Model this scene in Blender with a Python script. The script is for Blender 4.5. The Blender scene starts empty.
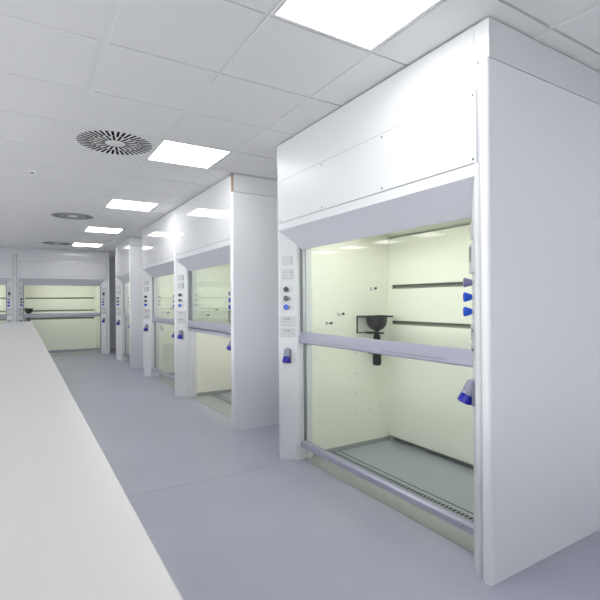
import bpy, math
from mathutils import Matrix, Vector

PI = math.pi
C = bpy.context.scene.collection
H = 2.576            # ceiling height
XF = 1.80            # front plane of the row of fume cupboards
YB = 12.30           # front plane of the cupboards on the end wall

# ------------------------------------------------------------------ materials
def srgb(r, g, b):
    f = lambda c: (c/255/12.92) if c/255 <= .04045 else ((c/255+.055)/1.055)**2.4
    return (f(r), f(g), f(b), 1)

def mat(name, col, rough=.4, metal=0., spec=.5, var=0., vscale=6., bump=0., bscale=200., emit=None, estr=0., coat=0.):
    m = bpy.data.materials.new(name); m.use_nodes = True
    nt = m.node_tree; b = nt.nodes['Principled BSDF']
    b.inputs['Base Color'].default_value = col
    b.inputs['Roughness'].default_value = rough
    b.inputs['Metallic'].default_value = metal
    b.inputs['Specular IOR Level'].default_value = spec
    b.inputs['Coat Weight'].default_value = coat
    b.inputs['Coat Roughness'].default_value = .05
    tc = nt.nodes.new('ShaderNodeTexCoord')
    if var:
        n = nt.nodes.new('ShaderNodeTexNoise'); n.inputs['Scale'].default_value = vscale; n.inputs['Detail'].default_value = 4
        nt.links.new(tc.outputs['Object'], n.inputs['Vector'])
        mx = nt.nodes.new('ShaderNodeMix'); mx.data_type = 'RGBA'
        mx.inputs['A'].default_value = tuple(c*(1-var) for c in col[:3])+(1,)
        mx.inputs['B'].default_value = tuple(min(1, c*(1+var)) for c in col[:3])+(1,)
        nt.links.new(n.outputs['Fac'], mx.inputs['Factor'])
        nt.links.new(mx.outputs['Result'], b.inputs['Base Color'])
    if bump:
        n = nt.nodes.new('ShaderNodeTexNoise'); n.inputs['Scale'].default_value = bscale
        nt.links.new(tc.outputs['Object'], n.inputs['Vector'])
        bp = nt.nodes.new('ShaderNodeBump'); bp.inputs['Strength'].default_value = bump; bp.inputs['Distance'].default_value = .002
        nt.links.new(n.outputs['Fac'], bp.inputs['Height']); nt.links.new(bp.outputs['Normal'], b.inputs['Normal'])
    if emit:
        b.inputs['Emission Color'].default_value = emit
        b.inputs['Emission Strength'].default_value = estr
    return m

M = {}
M['white'] = mat('white_laminate', srgb(216, 217, 221), .06, spec=.3, var=.008, vscale=2)
M['side'] = mat('white_side_panel', srgb(221, 222, 226), .35, var=.01, vscale=2)
M['soffit'] = mat('grey_white_soffit', srgb(208, 209, 218), .35)
M['lining'] = mat('cream_green_lining', srgb(241, 241, 230), .2, var=.012, vscale=1.5)
M['white_satin'] = mat('white_satin', srgb(209, 210, 214), .38, spec=.3, var=.008, vscale=2)
M['gasket'] = mat('grey_gasket', srgb(150, 152, 158), .6)
M['alu'] = mat('lilac_grey_aluminium', srgb(158, 160, 176), .35, .25, var=.02, vscale=30)
M['track'] = mat('dark_grey_track', srgb(138, 144, 148), .4, .3)
M['dark'] = mat('dark_slot', srgb(52, 54, 50), .7)
M['black'] = mat('black_plastic', srgb(12, 12, 13), .45)
M['void'] = mat('vent_opening', srgb(10, 10, 11), .9, spec=.1)
M['plenum'] = mat('plenum_grey', srgb(150, 154, 140), .6)
M['hfloor'] = mat('cupboard_floor', srgb(162, 168, 176), .3, var=.02, vscale=5)
M['thresh'] = mat('threshold_strip', srgb(152, 155, 156), .28, var=.02, vscale=5)
M['skirt'] = mat('grey_skirting', srgb(158, 164, 162), .4)
M['socket'] = mat('socket_plastic', srgb(190, 190, 194), .35)
M['sockdark'] = mat('socket_hole', srgb(120, 120, 122), .5)
M['knobblack'] = mat('knob_black', srgb(24, 26, 30), .3)
M['knobgrey'] = mat('knob_grey', srgb(66, 70, 76), .3)
M['knobpurple'] = mat('knob_purple_grey', srgb(112, 108, 148), .3)
M['knobblue'] = mat('knob_blue', srgb(24, 74, 190), .25)
M['capblue'] = mat('cap_blue', srgb(6, 6, 150), .3)
M['plug'] = mat('plug_grey', srgb(128, 131, 148), .35)
M['screen'] = mat('screen_dark', srgb(60, 66, 78), .1)
M['chip'] = mat('chipboard_edge', srgb(150, 124, 108), .8, var=.1, vscale=120)
M['screw'] = mat('screw_steel', srgb(110, 112, 116), .35, .6)
M['chrome'] = mat('pale_tap_metal', srgb(205, 208, 205), .25, .3)
M['tile'] = mat('ceiling_tile', srgb(236, 236, 235), .85, var=.01, vscale=40, bump=.15, bscale=350)
M['tee'] = mat('ceiling_tee', srgb(236, 236, 235), .6)
M['vent'] = mat('vent_plate', srgb(236, 236, 235), .6)
M['wall'] = mat('wall_paint', srgb(228, 229, 232), .7, var=.01)
M['bench'] = mat('bench_laminate', srgb(204, 203, 203), .33, var=.008, vscale=3)
M['lightframe'] = mat('light_frame', srgb(235, 235, 235), .4)
M['lamp'] = mat('lamp_diffuser', (1, 1, 1, 1), .5, emit=(1, .99, .97, 1), estr=5.1)
M['hoodlamp'] = mat('cupboard_lamp', (1, 1, 1, 1), .5, emit=(1, 1, .95, 1), estr=5.6)

# floor: blue-grey sheet vinyl with fine flecks and welded seams
def floor_mat():
    m = bpy.data.materials.new('vinyl_floor'); m.use_nodes = True
    nt = m.node_tree; N = nt.nodes; L = nt.links; b = N['Principled BSDF']
    b.inputs['Roughness'].default_value = .34
    b.inputs['Specular IOR Level'].default_value = .5
    tc = N.new('ShaderNodeTexCoord')
    n = N.new('ShaderNodeTexNoise'); n.inputs['Scale'].default_value = 260; n.inputs['Detail'].default_value = 2
    L.new(tc.outputs['Object'], n.inputs['Vector'])
    n2 = N.new('ShaderNodeTexNoise'); n2.inputs['Scale'].default_value = 1.3; n2.inputs['Detail'].default_value = 5
    L.new(tc.outputs['Object'], n2.inputs['Vector'])
    r = N.new('ShaderNodeValToRGB')
    r.color_ramp.elements[0].position = .3; r.color_ramp.elements[0].color = srgb(156, 157, 172)
    r.color_ramp.elements[1].position = .7; r.color_ramp.elements[1].color = srgb(172, 173, 189)
    a = N.new('ShaderNodeMath'); a.operation = 'ADD'; a.inputs[1].default_value = -.25
    h = N.new('ShaderNodeMath'); h.operation = 'MULTIPLY_ADD'; h.inputs[1].default_value = .5
    L.new(n.outputs['Fac'], a.inputs[0]); L.new(n2.outputs['Fac'], h.inputs[0]); L.new(a.outputs[0], h.inputs[2])
    L.new(h.outputs[0], r.inputs['Fac'])
    sp = N.new('ShaderNodeSeparateXYZ'); L.new(tc.outputs['Object'], sp.inputs[0])
    # seam every 2 m along y, passing y = 2.97
    s = N.new('ShaderNodeMath'); s.operation = 'SUBTRACT'; s.inputs[1].default_value = 3.17; L.new(sp.outputs['Y'], s.inputs[0])
    sk = N.new('ShaderNodeMath'); sk.operation = 'ABSOLUTE'; L.new(s.outputs[0], sk.inputs[0])
    lt = N.new('ShaderNodeMath'); lt.operation = 'LESS_THAN'; lt.inputs[1].default_value = .0035; L.new(sk.outputs[0], lt.inputs[0])
    mx = N.new('ShaderNodeMix'); mx.data_type = 'RGBA'; mx.inputs['B'].default_value = srgb(128, 131, 140)
    L.new(lt.outputs[0], mx.inputs['Factor']); L.new(r.outputs['Color'], mx.inputs['A'])
    L.new(mx.outputs['Result'], b.inputs['Base Color'])
    return m
M['floor'] = floor_mat()

def glass_mat():
    m = bpy.data.materials.new('sash_glass'); m.use_nodes = True
    nt = m.node_tree; N = nt.nodes; L = nt.links
    out = N['Material Output']; N.remove(N['Principled BSDF'])
    tr = N.new('ShaderNodeBsdfTransparent'); tr.inputs['Color'].default_value = (.968, .987, .976, 1)
    gl = N.new('ShaderNodeBsdfGlossy'); gl.inputs['Roughness'].default_value = .02
    fr = N.new('ShaderNodeFresnel'); fr.inputs['IOR'].default_value = 1.45
    ms = N.new('ShaderNodeMixShader')
    ge = N.new('ShaderNodeNewGeometry'); ma = N.new('ShaderNodeMath'); ma.operation = 'MULTIPLY_ADD'
    ma.inputs[1].default_value = 1/1.28-1.28; ma.inputs[2].default_value = 1.28     # same reflectance on both faces of the pane
    L.new(ge.outputs['Backfacing'], ma.inputs[0]); L.new(ma.outputs[0], fr.inputs['IOR'])
    L.new(fr.outputs[0], ms.inputs[0]); L.new(tr.outputs[0], ms.inputs[1]); L.new(gl.outputs[0], ms.inputs[2])
    L.new(ms.outputs[0], out.inputs['Surface'])
    return m
M['glass'] = glass_mat()

# ------------------------------------------------------------------ mesh builder
class MB:
    def __init__(s): s.v = []; s.f = []; s.sm = []
    def add(s, vs, fs, smooth=False):
        o = len(s.v); s.v += [tuple(v) for v in vs]
        s.f += [tuple(i+o for i in f) for f in fs]; s.sm += [smooth]*len(fs); return s
    def box(s, x0, x1, y0, y1, z0, z1, mtx=None):
        vs = [(x, y, z) for x in (x0, x1) for y in (y0, y1) for z in (z0, z1)]
        if mtx: vs = [mtx @ Vector(v) for v in vs]
        return s.add(vs, [(0, 1, 3, 2), (4, 6, 7, 5), (0, 4, 5, 1), (2, 3, 7, 6), (0, 2, 6, 4), (1, 5, 7, 3)])
    def prism(s, pts, z0, z1, low=None, smooth=False):
        """vertical prism of a plan polygon; low = alternative plan for the bottom ring"""
        n = len(pts); lo = low or pts
        vs = [(x, y, z0) for x, y in lo]+[(x, y, z1) for x, y in pts]
        fs = [(i, (i+1) % n, (i+1) % n+n, i+n) for i in range(n)]
        s.add(vs, fs, smooth)
        o = len(s.v)-2*n
        s.f += [tuple(o+i for i in reversed(range(n))), tuple(o+n+i for i in range(n))]; s.sm += [False, False]
        return s
    def xprism(s, pts, x0, x1):
        """profile in (y, z) extruded along x"""
        n = len(pts)
        vs = [(x0, y, z) for y, z in pts]+[(x1, y, z) for y, z in pts]
        fs = [(i, (i+1) % n, (i+1) % n+n, i+n) for i in range(n)]
        fs += [tuple(reversed(range(n))), tuple(range(n, 2*n))]
        return s.add(vs, fs)
    def lathe(s, prof, mtx, n=20, smooth=True):
        """prof: (r, h) list around local +z"""
        vs = []
        for r, h in prof:
            for k in range(n):
                a = 2*PI*k/n; vs.append(mtx @ Vector((r*math.cos(a), r*math.sin(a), h)))
        fs = []
        for j in range(len(prof)-1):
            for k in range(n):
                fs.append((j*n+k, j*n+(k+1) % n, (j+1)*n+(k+1) % n, (j+1)*n+k))
        s.add(vs, fs, smooth)
        o = len(s.v)-len(vs)
        s.f += [tuple(o+k for k in reversed(range(n))), tuple(o+(len(prof)-1)*n+k for k in range(n))]; s.sm += [False]*2
        return s
    def build(s, name, m, parent=None, bevel=0., kind=None):
        me = bpy.data.meshes.new(name); me.from_pydata(s.v, [], s.f); me.update()
        import bmesh
        bm = bmesh.new(); bm.from_mesh(me); bmesh.ops.recalc_face_normals(bm, faces=bm.faces); bm.to_mesh(me); bm.free()
        for p, q in zip(me.polygons, s.sm): p.use_smooth = q
        me.materials.append(M[m] if isinstance(m, str) else m)
        o = bpy.data.objects.new(name, me); C.objects.link(o)
        if parent: o.parent = parent
        if bevel:
            b = o.modifiers.new('bevel', 'BEVEL'); b.width = bevel; b.segments = 2; b.limit_method = 'ANGLE'
        if kind: o['kind'] = kind
        return o

def tag(o, label, cat, group=None):
    o['label'] = label; o['category'] = cat
    if group: o['group'] = group
    return o
def empty(name, loc=(0, 0, 0), rz=0):
    o = bpy.data.objects.new(name, None); o.empty_display_size = .1; C.objects.link(o)
    o.location = loc; o.rotation_euler = (0, 0, rz); return o
def copy_tree(o, parent=None):
    c = o.copy(); C.objects.link(c)
    if parent: c.parent = parent
    for ch in list(o.children): copy_tree(ch, c)
    return c

# ------------------------------------------------------------------ fume cupboard
# local frame: x along the width (user's left = -x), y = depth behind the front plane, z up
def frame_at(sx, w, t):
    """matrix of the slanted control face of a column: local x across the face, y up, z out of it"""
    # face from (sx*(w-.012), .003) to (sx*(w-.13), .115)
    a = Vector((sx*(w-.014), .003, 0)); b = Vector((sx*(w-.130), .113, 0))
    d = (b-a).normalized()
    nrm = Vector((-d.y, d.x, 0))
    if nrm.y > 0: nrm = -nrm
    p = a.lerp(b, t)
    up = Vector((0, 0, 1))
    x = up.cross(nrm).normalized()
    m = Matrix((( x.x, up.x, nrm.x, p.x), (x.y, up.y, nrm.y, p.y), (x.z, up.z, nrm.z, 0), (0, 0, 0, 1)))
    return m

def make_cupboard(W=1.95, sash_lift=0., white='white'):
    w = W/2
    root = empty('fume_cupboard')
    # --- fascia and access panel
    fa = MB().box(-w+.028, w-.028, .003, .022, 1.872, H-.007).build('fascia', white, root, .002)
    MB().box(-w+.041, w-.012, .001, .004, 1.926, 2.268).build('panel_gasket', 'gasket', fa)
    ap = MB().box(-w+.045, w-.016, -.001, .002, 1.930, 2.264).build('access_panel', white, root)
    for z in (1.948, 2.246):
        for t in (-.935, -.32, .32, .965):
            MB().lathe([(.006, 0), (.006, .002), (.003, .003)], Matrix.Translation((t*w, -.001, z)) @ Matrix.Rotation(PI/2, 4, 'X'), 8).build('screw', 'screw', ap)
    # dark shadow gap under the access panel belongs to the fascia: a lipped return edge
    MB().xprism([(.0, 1.868), (.0, 1.874), (.014, 1.874), (.165, 1.722), (.165, 1.712), (.150, 1.712)], -w+.02, w-.02).build('soffit', 'soffit', root)
    MB().box(-w, w+.05, .006, 1.24, 2.391, H-.007).build('filler_panel', white, root, .001)
    for sx, nm in ((-1, 'left'), (1, 'right')):
        # side panel
        x0, x1 = sorted((sx*w, sx*(w-.018)))
        MB().box(x0, x1, .047, 1.24, .0, 2.386).build('side_panel', 'side', root, .001)
        # column with rounded nose and slanted control face
        pr = [(0, .046)]
        for k in range(7):
            a = PI*k/12*1.45; pr.append((.022-.022*math.cos(a)*1., .030-.030*math.sin(a)))
        pr += [(.036, .008), (.126, .106), (.131, .112), (.132, .125), (.132, .20), (.019, .20), (.019, .046)]
        pts = [(sx*(w-dx), dy) for dx, dy in pr]
        m = MB(); m.prism(pts, 0, 2.386)
        col = m.build('column', white, root)
        F = frame_at(sx, w, .5)
        def on(x, z, d=0.): return F @ Matrix.Translation((x, z, d))
        # control plates
        m = MB(); m.box(-.066, .066, .985, 1.70, 0, .0025, F); m.build('control_plate', 'white', col, .001)
        m = MB(); m.box(-.066, .066, .665, .975, 0, .0025, F); m.build('blank_plate', 'white', col, .001)
        for z in (.68, .955, 1.0, 1.685):
            for x in (-.059, .059):
                MB().lathe([(.0035, 0), (.0035, .0015)], on(x, z, .0025), 8).build('screw', 'screw', col)
        # upper switch
        s = .043
        m = MB(); m.box(-s, s, 1.585, 1.665, .002, .014, F); m.box(-.03, .03, 1.60, 1.65, .014, .018, F)
        m.build('switch_box', 'socket', col, .003)
        if sx < 0:
            m = MB(); m.box(-s, s, 1.475, 1.555, .002, .022, F); m.build('flow_meter', 'socket', col, .003)
            for x in (-.025, .03): MB().box(x-.004, x+.004, 1.523, 1.533, .022, .0225, F).build('indicator', 'sockdark', col)
            kn = (('knobblack', 1.387), ('knobgrey', 1.314), ('knobblue', 1.244))
        else:
            m = MB(); m.box(-s, s, 1.42, 1.56, .002, .022, F); m.build('airflow_monitor', 'socket', col, .004)
            m = MB(); m.box(-.028, .028, 1.475, 1.545, .0215, .0235, F); m.build('monitor_screen', 'screen', col)
            kn = (('knobpurple', 1.375), ('knobblue', 1.305), ('knobblue', 1.235))
        for mt, z in kn:
            m = MB()
            m.lathe([(.020, 0), (.020, .005), (.009, .007), (.009, .018)], on(0, z, .0025), 16)
            m.build('valve_stem', 'socket', col)
            m = MB()
            prof = [(.013, .014), (.015, .018), (.0235, .044), (.0235, .048), (.019, .052)]
            vs = []
            n = 18
            B = on(0, z, .0025)
            for r, h in prof:
                for k in range(n):
                    a = 2*PI*k/n; rr = r*(1.0 if k % 3 else .84)
                    vs.append(B @ Vector((rr*math.cos(a), rr*math.sin(a), h)))
            fs = [(j*n+k, j*n+(k+1) % n, (j+1)*n+(k+1) % n, (j+1)*n+k) for j in range(len(prof)-1) for k in range(n)]
            fs += [tuple(reversed(range(n))), tuple((len(prof)-1)*n+k for k in range(n))]
            m.add(vs, fs); m.build('control_knob', mt, col)
        # twin sockets
        for z in (1.092, .998):
            m = MB(); m.box(-.066, .066, z, z+.080, .002, .013, F)
            sk = m.build('twin_socket', 'socket', col, .004)
            m = MB()
            for x in (-.033, .033):
                m.box(x-.003, x+.003, z+.052, z+.062, .013, .0134, F)
                m.box(x-.014, x-.006, z+.030, z+.035, .013, .0134, F)
                m.box(x+.006, x+.014, z+.030, z+.035, .013, .0134, F)
            for x in (-.010, .010): m.box(x-.005, x+.005, z+.045, z+.060, .013, .016, F)
            m.build('socket_slots', 'sockdark', col)
        # industrial socket: grey slanted body with a blue hinged cap pointing down
        m = MB()
        m.box(-.030, .030, .785, .900, .0, .022, F)
        T = on(0, .868, .027) @ Matrix.Rotation(math.radians(66), 4, 'X') @ Matrix.Diagonal((.8, .8, .8, 1))     # axis tilts down and out
        m.lathe([(.012, -.055), (.024, -.048), (.033, -.030), (.035, .0), (.035, .034), (.038, .036), (.038, .042)], T, 20)
        m.build('industrial_socket', 'plug', col)
        m = MB(); m.lathe([(.034, .042), (.036, .046), (.040, .088), (.040, .094), (.030, .098)], T, 20)
        m.box(-.012, .012, -.050, -.036, .040, .092, T)
        m.build('socket_cap', 'capblue', col)
        # foot block and sash track
        x0, x1 = sorted((sx*(w-.018), sx*(w-.140)))
        if sx < 0: MB().box(x0, x1, .10, .212, .0, .128).build('foot_block', 'white', root, .002)
        x0, x1 = sorted((sx*(w-.124), sx*(w-.142)))
        MB().box(x0, x1, .138, .146, .95, 1.76).build('sash_track', 'track', root)
        x0, x1 = sorted((sx*(w-.120), sx*(w-.152)))
        MB().box(x0, x1, .188, .24, .0, 1.90).build('door_jamb', 'white', root, .002)
        x0, x1 = sorted((sx*(w-.120), sx*(w-.136)))
        MB().box(x0, x1, .146, .188, .0, 1.76).build('jamb_lining', 'white', root)
    # thick end panel with a rounded nose on the right hand side
    pr = [(w+.001, 1.24), (w+.001, .012)]
    for k in range(9):
        a = PI*k/8; pr.append((w+.0255-.0245*math.cos(a), .008-.020*math.sin(a)))
    pr += [(w+.05, .030), (w+.0488, .032), (w+.0488, .035), (w+.05, .037), (w+.05, 1.24)]
    MB().prism(pr, 0, 2.387).build('end_panel', 'side', root)
    # --- interior
    wi = w-.135
    for sx in (-1, 1):
        x0, x1 = sorted((sx*wi, sx*(wi+.012)))
        MB().box(x0, x1, .24, 1.155, .0, 2.16).build('side_lining', 'lining', root)
    m = MB()
    zs = [(.045, .862), (.915, 1.072), (1.108, 1.395), (1.432, 1.862)]
    for a, b in zs: m.box(-wi+.045, wi-.045, 1.10, 1.108, a, b)
    for sx in (-1, 1):
        x0, x1 = sorted((sx*wi, sx*(wi-.045)))
        m.box(x0, x1, 1.10, 1.108, .045, 1.86)
    m.build('back_baffle', 'lining', root)
    m = MB()
    for z in (.862, 1.072, 1.395):
        m.xprism([(1.104, z), (1.108, z), (1.150, z+.030), (1.146, z+.030)], -wi+.045, wi-.045)
    m.build('baffle_deflector', 'plenum', root)
    MB().box(-w+.018, w-.018, 1.16, 1.24, 0, 2.386).build('back_panel', 'plenum', root)
    m = MB(); m.xprism([(.20, 2.12), (.20, 2.135), (1.16, 1.873), (1.16, 1.858)], -wi, wi)
    m.build('roof_lining', 'lining', root)
    m = MB(); m.box(-wi-.012, wi+.012, .196, .206, 1.77, 2.16); m.build('front_lining', 'lining', root)
    # lamp set in the roof slope
    sl = math.atan2(1.858-2.12, .96)
    T = Matrix.Translation((0, .40, 2.12-.20*.2729-.004)) @ Matrix.Rotation(sl, 4, 'X')
    m = MB(); m.box(-.62, .62, -.075, .075, -.008, .004, T); lf = m.build('lamp_housing', 'lightframe', root)
    m = MB(); m.box(-.60, .60, -.06, .06, -.012, -.0085, T); m.build('lamp_diffuser', 'hoodlamp', lf)
    # floor
    m = MB(); m.box(-w+.14, w-.14, .152, .425, 0, .003); m.build('threshold_strip', 'thresh', root)
    m = MB(); m.box(-wi, wi, .425, .520, 0, .0015); m.build('drain_channel', 'black', root)
    m = MB(); m.box(-wi, wi, .470, .502, 0, .004)
    n = int(2*wi/.03)
    for k in range(n): m.box(-wi+k*.03, -wi+k*.03+.010, .425, .470, 0, .0035)
    m.build('drain_grate', 'hfloor', root)
    m = MB(); m.box(-wi, wi, .516, 1.12, 0, .004); m.build('cupboard_floor', 'hfloor', root)
    for sx in (-1, 1):
        x0, x1 = sorted((sx*wi, sx*(wi-.012)))
        MB().box(x0, x1, .24, 1.10, .003, .040).build('skirting', 'skirt', root, .003)
    # --- sashes
    sh = wi-.006
    up = MB()
    up.xprism([(.120, .962), (.124, .952), (.150, .948), (.158, .955), (.158, 1.034), (.148, 1.040), (.136, 1.036), (.126, 1.000)], -sh, sh)
    us = up.build('upper_sash', 'alu', root)
    for c in (-.42, .42):
        MB().xprism([(.1200, .974), (.1200, .979), (.1255, .980), (.1245, .974)], c*W/2-.25, c*W/2+.25).build('finger_grip', 'track', us)
    MB().box(-sh, sh, .148, .153, 1.030, 1.765).build('glass_pane', 'glass', us)
    L = sash_lift
    lo = MB()
    lo.xprism([(.128, .108+L), (.136, .102+L), (.180, .102+L), (.180, .150+L), (.148, .150+L), (.132, .138+L)], -sh, sh)
    ls = lo.build('lower_sash', 'alu', root)
    for sx in (-1, 1):
        x0, x1 = sorted((sx*sh, sx*(sh-.010)))
        MB().box(x0, x1, .164, .180, .150+L, .97+L).build('stile', 'track', ls)
        MB().box(x0, x1, .146, .156, 1.034, 1.765).build('stile', 'track', us)
    MB().box(-sh+.01, sh-.01, .170, .175, .150+L, .97+L).build('glass_pane', 'glass', ls)
    for t in (-.78, -.3, .3, .78):
        MB().lathe([(.004, 0), (.004, .002)], Matrix.Translation((t*w, .131, .128+L)) @ Matrix.Rotation(PI/2, 4, 'X'), 8).build('screw', 'screw', ls)
    # --- taps on the left lining
    R = Matrix.Rotation(PI/2, 4, 'Y')
    for y, z in ((.40, 1.102), (.525, 1.178), (.885, 1.396)):
        m = MB(); B = Matrix.Translation((-wi, y, z)) @ R
        m.lathe([(.014, 0), (.014, .006), (.0065, .008), (.0065, .062)], B, 12)
        tp = m.build('gas_tap', 'chrome', root)
        m = MB(); B2 = Matrix.Translation((-wi+.062, y, z+.004)) @ R
        m.lathe([(.010, 0), (.012, .006), (.010, .014)], B2, 12)
        m.build('tap_nozzle', 'black', tp)
    for y, z in ((.71, .65), (.71, .47), (.71, .30), (.86, .31), (.99, .33), (.71, .83)):
        MB().lathe([(.005, 0), (.005, .002)], Matrix.Translation((-wi, y, z)) @ R, 8).build('screw', 'screw', root)
    # --- drip cup
    cx, cy, cz = -wi+.115, .855, 1.150
    m = MB()
    prof = [(.014, -.128), (.026, -.120), (.056, -.106), (.080, -.078), (.091, -.042), (.091, -.008), (.091, 0), (.086, 0), (.082, -.040), (.066, -.070), (.03, -.092), (.012, -.098)]
    m.lathe(prof, Matrix.Translation((cx, cy, cz)), 28)
    cup = m.build('drip_cup', 'black', root)
    m = MB()
    # rim plate: a flat ring-like frame around the cup
    y0, y1, x0, x1 = cy-.135, cy+.115, -wi, cx+.085
    m.box(x0, x1, y0, cy-.088, cz-.004, cz+.009); m.box(x0, x1, cy+.088, y1, cz-.004, cz+.009)
    m.box(x0, cx-.086, cy-.088, cy+.088, cz-.004, cz+.009); m.box(cx+.083, x1, cy-.088, cy+.088, cz-.004, cz+.009)
    m.build('rim_plate', 'black', cup)
    m = MB(); m.box(-wi, -wi+.010, y0, y0+.009, cz-.142, cz)
    m.box(-wi, -wi+.010, y0, cy+.03, cz-.146, cz-.139)
    m.box(-wi, cx+.05, cy-.035, cy+.035, cz-.150, cz-.136)
    m.build('cup_bracket', 'black', cup)
    m = MB()
    m.lathe([(.030, -.425), (.036, -.415), (.038, -.395), (.038, -.330), (.048, -.322), (.048, -.300), (.024, -.292), (.020, -.215), (.030, -.205), (.030, -.165), (.020, -.155), (.018, -.10)], Matrix.Translation((cx, cy, cz)), 20)
    m.lathe([(.0, 0), (.019, .0), (.019, .12)], Matrix.Translation((cx-.10, cy, cz-.315)) @ R, 12)
    m.build('waste_trap', 'black', cup)
    return root

def place(root, label, loc, rz, group):
    tag(root, label, 'fume cupboard', group); root.location = loc; root.rotation_euler = (0, 0, rz); return root

G1 = 'white fume cupboards'
near = make_cupboard(1.95, white='white_satin')
far0 = make_cupboard(1.95); far1 = copy_tree(far0); mid2 = copy_tree(far0)
small = make_cupboard(1.57)
mid1 = make_cupboard(sash_lift=.795)
place(near, 'nearest white fume cupboard at right, its cream interior and black drip cup in full view', (XF, 2.325, 0), -PI/2, G1)
place(mid1, 'second white fume cupboard, lower sash raised, bare chipboard strip on its top corner', (XF, 5.235, 0), -PI/2, G1)
place(mid2, 'third white fume cupboard, directly adjoining the far side of the one with the raised sash', (XF, 7.240, 0), -PI/2, G1)
place(small, 'farthest white fume cupboard of the right hand row, beside the dark corner gap', (XF, 10.105, 0), -PI/2, G1)
place(far0, 'white fume cupboard facing us on the end wall, straight behind the aisle', (.870, YB, 0), 0, G1)
place(far1, 'white fume cupboard on the end wall cut off by the left edge of the photo', (-1.133, YB, 0), 0, G1)
# bare chipboard edge on the near top corner of the second cupboard
MB().box(.985, 1.0262, -.001, .008, 2.391, H-.007).build('chipboard_edge', 'chip', mid1)['label'] = 'bare brown chipboard edge'

# ------------------------------------------------------------------ setting
XL, XR, YN, YFAR = -4.447, 3.12, -3.6, 13.62
MB().box(XL-.1, XR+.1, YN-.1, YFAR+.1, -.1, 0).build('floor', 'floor', kind='structure')
MB().box(XR, XR+.1, YN-.1, YFAR+.1, 0, H+.12).build('wall_right', 'wall', kind='structure')
def holed_wall(name, along_x, a0, a1, c0, c1, holes):
    """wall slab with rectangular window openings between z 1.0 and 2.35"""
    m = MB()
    def bx(p, q, z0, z1):
        if along_x: m.box(p, q, c0, c1, z0, z1)
        else: m.box(c0, c1, p, q, z0, z1)
    bx(a0, a1, 0, 1.0); bx(a0, a1, 2.35, H+.12)
    e = [a0]+[v for h in holes for v in h]+[a1]
    for k in range(0, len(e), 2): bx(e[k], e[k+1], 1.0, 2.35)
    m.build(name, 'wall', kind='structure')
nwin = [0]
def window(x, y, h, rz):  # unseen windows, added to let in extra daylight
    nwin[0] += 1
    wn = empty('window_%d' % nwin[0], (x, y, 1.0), rz); wn['kind'] = 'structure'
    m = MB(); m.box(-.03, .03, -h, h, 0, .05); m.box(-.03, .03, -h, h, 1.30, 1.35)
    for y in (-h, -.025, h-.05): m.box(-.03, .03, y, y+.05, .05, 1.30)
    m.build('window_frame', 'lightframe', wn)
    MB().box(-.004, .004, -h+.04, h-.04, .04, 1.31).build('window_pane', 'glass', wn)
    ld = bpy.data.lights.new('window_portal', 'AREA'); ld.shape = 'RECTANGLE'; ld.size = 1.35; ld.size_y = 2*h
    ld.cycles.is_portal = True
    lo = bpy.data.objects.new('window_portal', ld); C.objects.link(lo); lo.parent = wn
    lo.location = (-.12, 0, .675); lo.rotation_euler = (0, -PI/2, 0)
WY = [(-3.3, -.6), (-.3, 2.4), (2.7, 5.4)]
WX = [(-4.2, -2.6), (-2.4, -.8)]
WB = [(-4.2, -2.5)]
holed_wall('wall_left', False, YN-.2, YFAR+.1, XL-.2, XL, WY)
holed_wall('wall_back', True, XL, XR+.1, YFAR, YFAR+.2, WB)
holed_wall('wall_front', True, XL, XR, YN-.2, YN, WX)
for a, b in WY: window(XL-.1, (a+b)/2, (b-a)/2, 0)
for a, b in WB: window((a+b)/2, YFAR+.1, (b-a)/2, -PI/2)
for a, b in WX: window((a+b)/2, YN-.1, (b-a)/2, PI/2)

X0, Y0, S = .353, 1.810, .6
lights = []
for cx in (1.253, -.847, -2.947):  # seen aisle row, row added over bench for brightness, inferred left row
    for k in range(-2, 5):
        lights.append((cx, 1.51+2.4*k))
lights += [(-2.047, 8.71), (-2.047, 11.11), (-.847, 7.51), (-.847, 9.91), (-2.047, 7.51), (-2.047, 9.91), (-1.447, 11.11), (-2.947, 9.91), (-1.447, 8.71), (-2.947, 12.31), (-2.947, 7.51)]  # extra lights added out of view to brighten the far end
lights = [(x, y) for x, y in lights if y > YN+.4 ]
vents = [(.653, 3.91), (.653, 7.51), (.653, 11.11)]
def hit(x, y, L): return any(abs(x-a) < .05 and abs(y-b) < .05 for a, b in L)
m = MB(); g = .0075
i0 = math.floor((XL-X0)/S)-0; i1 = math.ceil((XR-X0)/S)
j0 = math.floor((YN-Y0)/S); j1 = math.ceil((YFAR-Y0)/S)
for i in range(i0, i1):
    for j in range(j0, j1):
        xa, xb = X0+i*S, X0+(i+1)*S; ya, yb = Y0+j*S, Y0+(j+1)*S
        if hit((xa+xb)/2, (ya+yb)/2, lights+vents): continue
        ga = .018 if i == 0 else g; gb = .018 if i == -1 else g
        xa = max(xa+ga, XL); xb = min(xb-gb, XR); ya = max(ya+g, YN); yb = min(yb-g, YFAR)
        if xb-xa < .02 or yb-ya < .02: continue
        m.box(xa, xb, ya, yb, H, H+.018)
m.box(XL, XR, YN, YFAR, H+.055, H+.12)
ceil = m.build('ceiling', 'tile', kind='structure')
m = MB()
for i in range(i0, i1+1):
    x = X0+i*S
    if XL < x < XR: m.box(x-(.026 if i == 0 else .012), x+(.026 if i == 0 else .012), YN, YFAR, H+(.0015 if i == 0 else .005), H+.03)
for j in range(j0, j1+1):
    y = Y0+j*S
    if YN < y < YFAR: m.box(XL, XR, y-.012, y+.012, H+.0175, H+.03)
m.build('ceiling_grid', 'tee', ceil)

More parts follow.
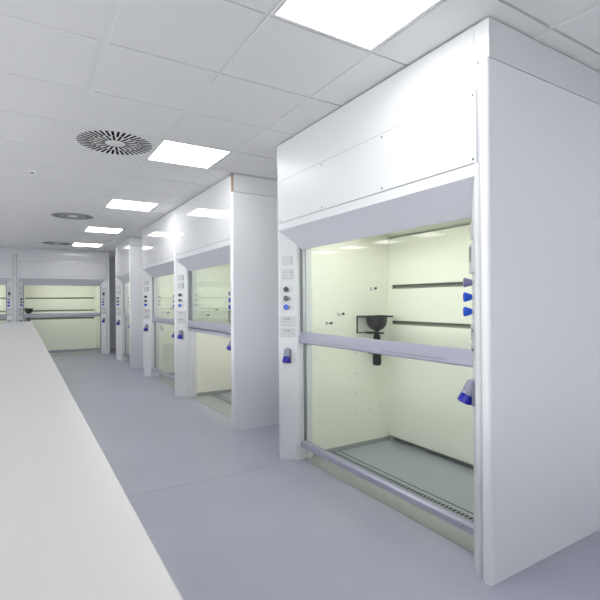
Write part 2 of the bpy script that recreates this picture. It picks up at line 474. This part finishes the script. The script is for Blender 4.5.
# ceiling lights
def make_light():
    r = empty('ceiling_light')
    m = MB(); a, b = .294, .276
    m.box(-a, a, -a, -b, -.002, .02); m.box(-a, a, b, a, -.002, .02); m.box(-a, -b, -b, b, -.002, .02); m.box(b, a, -b, b, -.002, .02)
    m.box(-a, a, -a, a, .02, .03)
    m.build('frame', 'lightframe', r)
    MB().box(-b, b, -b, b, .002, .012).build('diffuser', 'lamp', r)
    return r
pl = make_light(); first = True
names = {1: 'square ceiling light above the nearest fume cupboard, cut off by the top edge',
         2: 'second nearest square ceiling light, beside the nearest round-patterned air vent',
         3: 'third square ceiling light along the aisle, between the second and fourth lights',
         4: 'fourth square ceiling light along the aisle, the smaller one before the last',
         5: 'farthest square ceiling light, close to the end wall cupboards'}
for x, y in lights:
    o = pl if first else copy_tree(pl); first = False
    o.location = (x, y, H)
    k = int(round((y-1.51)/2.4))
    if x > 0 and k >= 0: tag(o, names[k+1], 'ceiling light', 'ceiling lights above the aisle')
    elif x > 0: tag(o, 'square ceiling light behind the camera, over the aisle', 'ceiling light', 'ceiling lights behind the camera')
    elif x > -1: tag(o, 'square ceiling light above the long workbench, outside the photo', 'ceiling light', 'ceiling lights above the bench')
    else: tag(o, 'square ceiling light near the windows, outside the photo', 'ceiling light', 'ceiling lights near the windows')

# swirl ceiling vents
def make_vent():
    r = empty('ceiling_vent')
    MB().box(-.295, .295, -.295, .295, .0, .014).build('vent_plate', 'vent', r)
    m = MB()
    n = 40
    for k in range(n):
        T = Matrix.Rotation(2*PI*(k+.5)/n, 4, 'Z')
        if k % 2 == 0:
            m.box(.078, .180, -.008, .008, -.0008, .006, T); m.box(.190, .284, -.0092, .0092, -.0008, .006, T)
        else: m.box(.168, .284, -.0088, .0088, -.0008, .006, T)
    m.build('vent_slots', 'void', r)
    m = MB(); m.lathe([(.062, 0), (.058, -.003), (.002, -.0035)], Matrix(), 28); m.build('hub', 'vent', r)
    return r
pv = make_vent()
vl = ['nearest round-patterned swirl air vent in the ceiling, left of the second light',
      'middle swirl air vent in the ceiling, smaller than the nearest one',
      'farthest swirl air vent in the ceiling, just in front of the end wall']
for i, (x, y) in enumerate(vents):
    o = pv if i == 0 else copy_tree(pv)
    o.location = (x, y, H); tag(o, vl[i], 'air vent', 'swirl air vents in the ceiling')

# small ceiling sensor
r = empty('ceiling_sensor', (.093, 5.127, H))
MB().lathe([(.034, 0), (.034, -.006), (.026, -.012), (.002, -.013)], Matrix(), 24).build('sensor_base', 'vent', r)
MB().lathe([(.014, -.012), (.012, -.022), (.002, -.024)], Matrix(), 16).build('sensor_head', 'gasket', r)
tag(r, 'tiny round grey sensor in a plain ceiling tile at upper left', 'sensor')

# workbench
b = empty('laboratory_bench', (-.620, 5.1, 0))
MB().box(-.80, .80, -6.3, 6.3, .87, .90).build('worktop', 'bench', b, .003)
MB().box(-.74, .74, -6.22, 6.22, .10, .87).build('base_cabinet', 'side', b)
MB().box(-.70, .70, -6.16, 6.16, .0, .10).build('plinth', 'skirt', b)
tag(b, 'long plain white laboratory workbench running down the left of the aisle', 'workbench')

# ------------------------------------------------------------------ world, camera
wd = bpy.data.worlds.new('world'); bpy.context.scene.world = wd; wd.use_nodes = True
wd.node_tree.nodes['Background'].inputs[0].default_value = (1, .985, .96, 1)
wd.node_tree.nodes['Background'].inputs[1].default_value = 3.1

cd = bpy.data.cameras.new('camera'); cam = bpy.data.objects.new('camera', cd); C.objects.link(cam)
cd.sensor_width = 36; cd.lens = 36*454.5/600; cd.shift_y = 1.1/600; cd.clip_start = .02
cam.matrix_world = Matrix.Translation((0, 0, 1.2915)) @ Matrix.Rotation(-.5493, 4, 'Z') @ Matrix.Rotation(PI/2, 4, 'X') @ Matrix.Rotation(-.0073, 4, 'Z')
sc = bpy.context.scene; sc.camera = cam
sc.view_settings.view_transform = 'Standard'; sc.view_settings.look = 'None'
sc.view_settings.gamma = 1; sc.view_settings.use_curve_mapping = False
sc.view_settings.exposure = 1.25
sc.cycles.max_bounces = 10; sc.cycles.diffuse_bounces = 6; sc.cycles.glossy_bounces = 4; sc.cycles.transparent_max_bounces = 16
sc.cycles.sample_clamp_indirect = 4
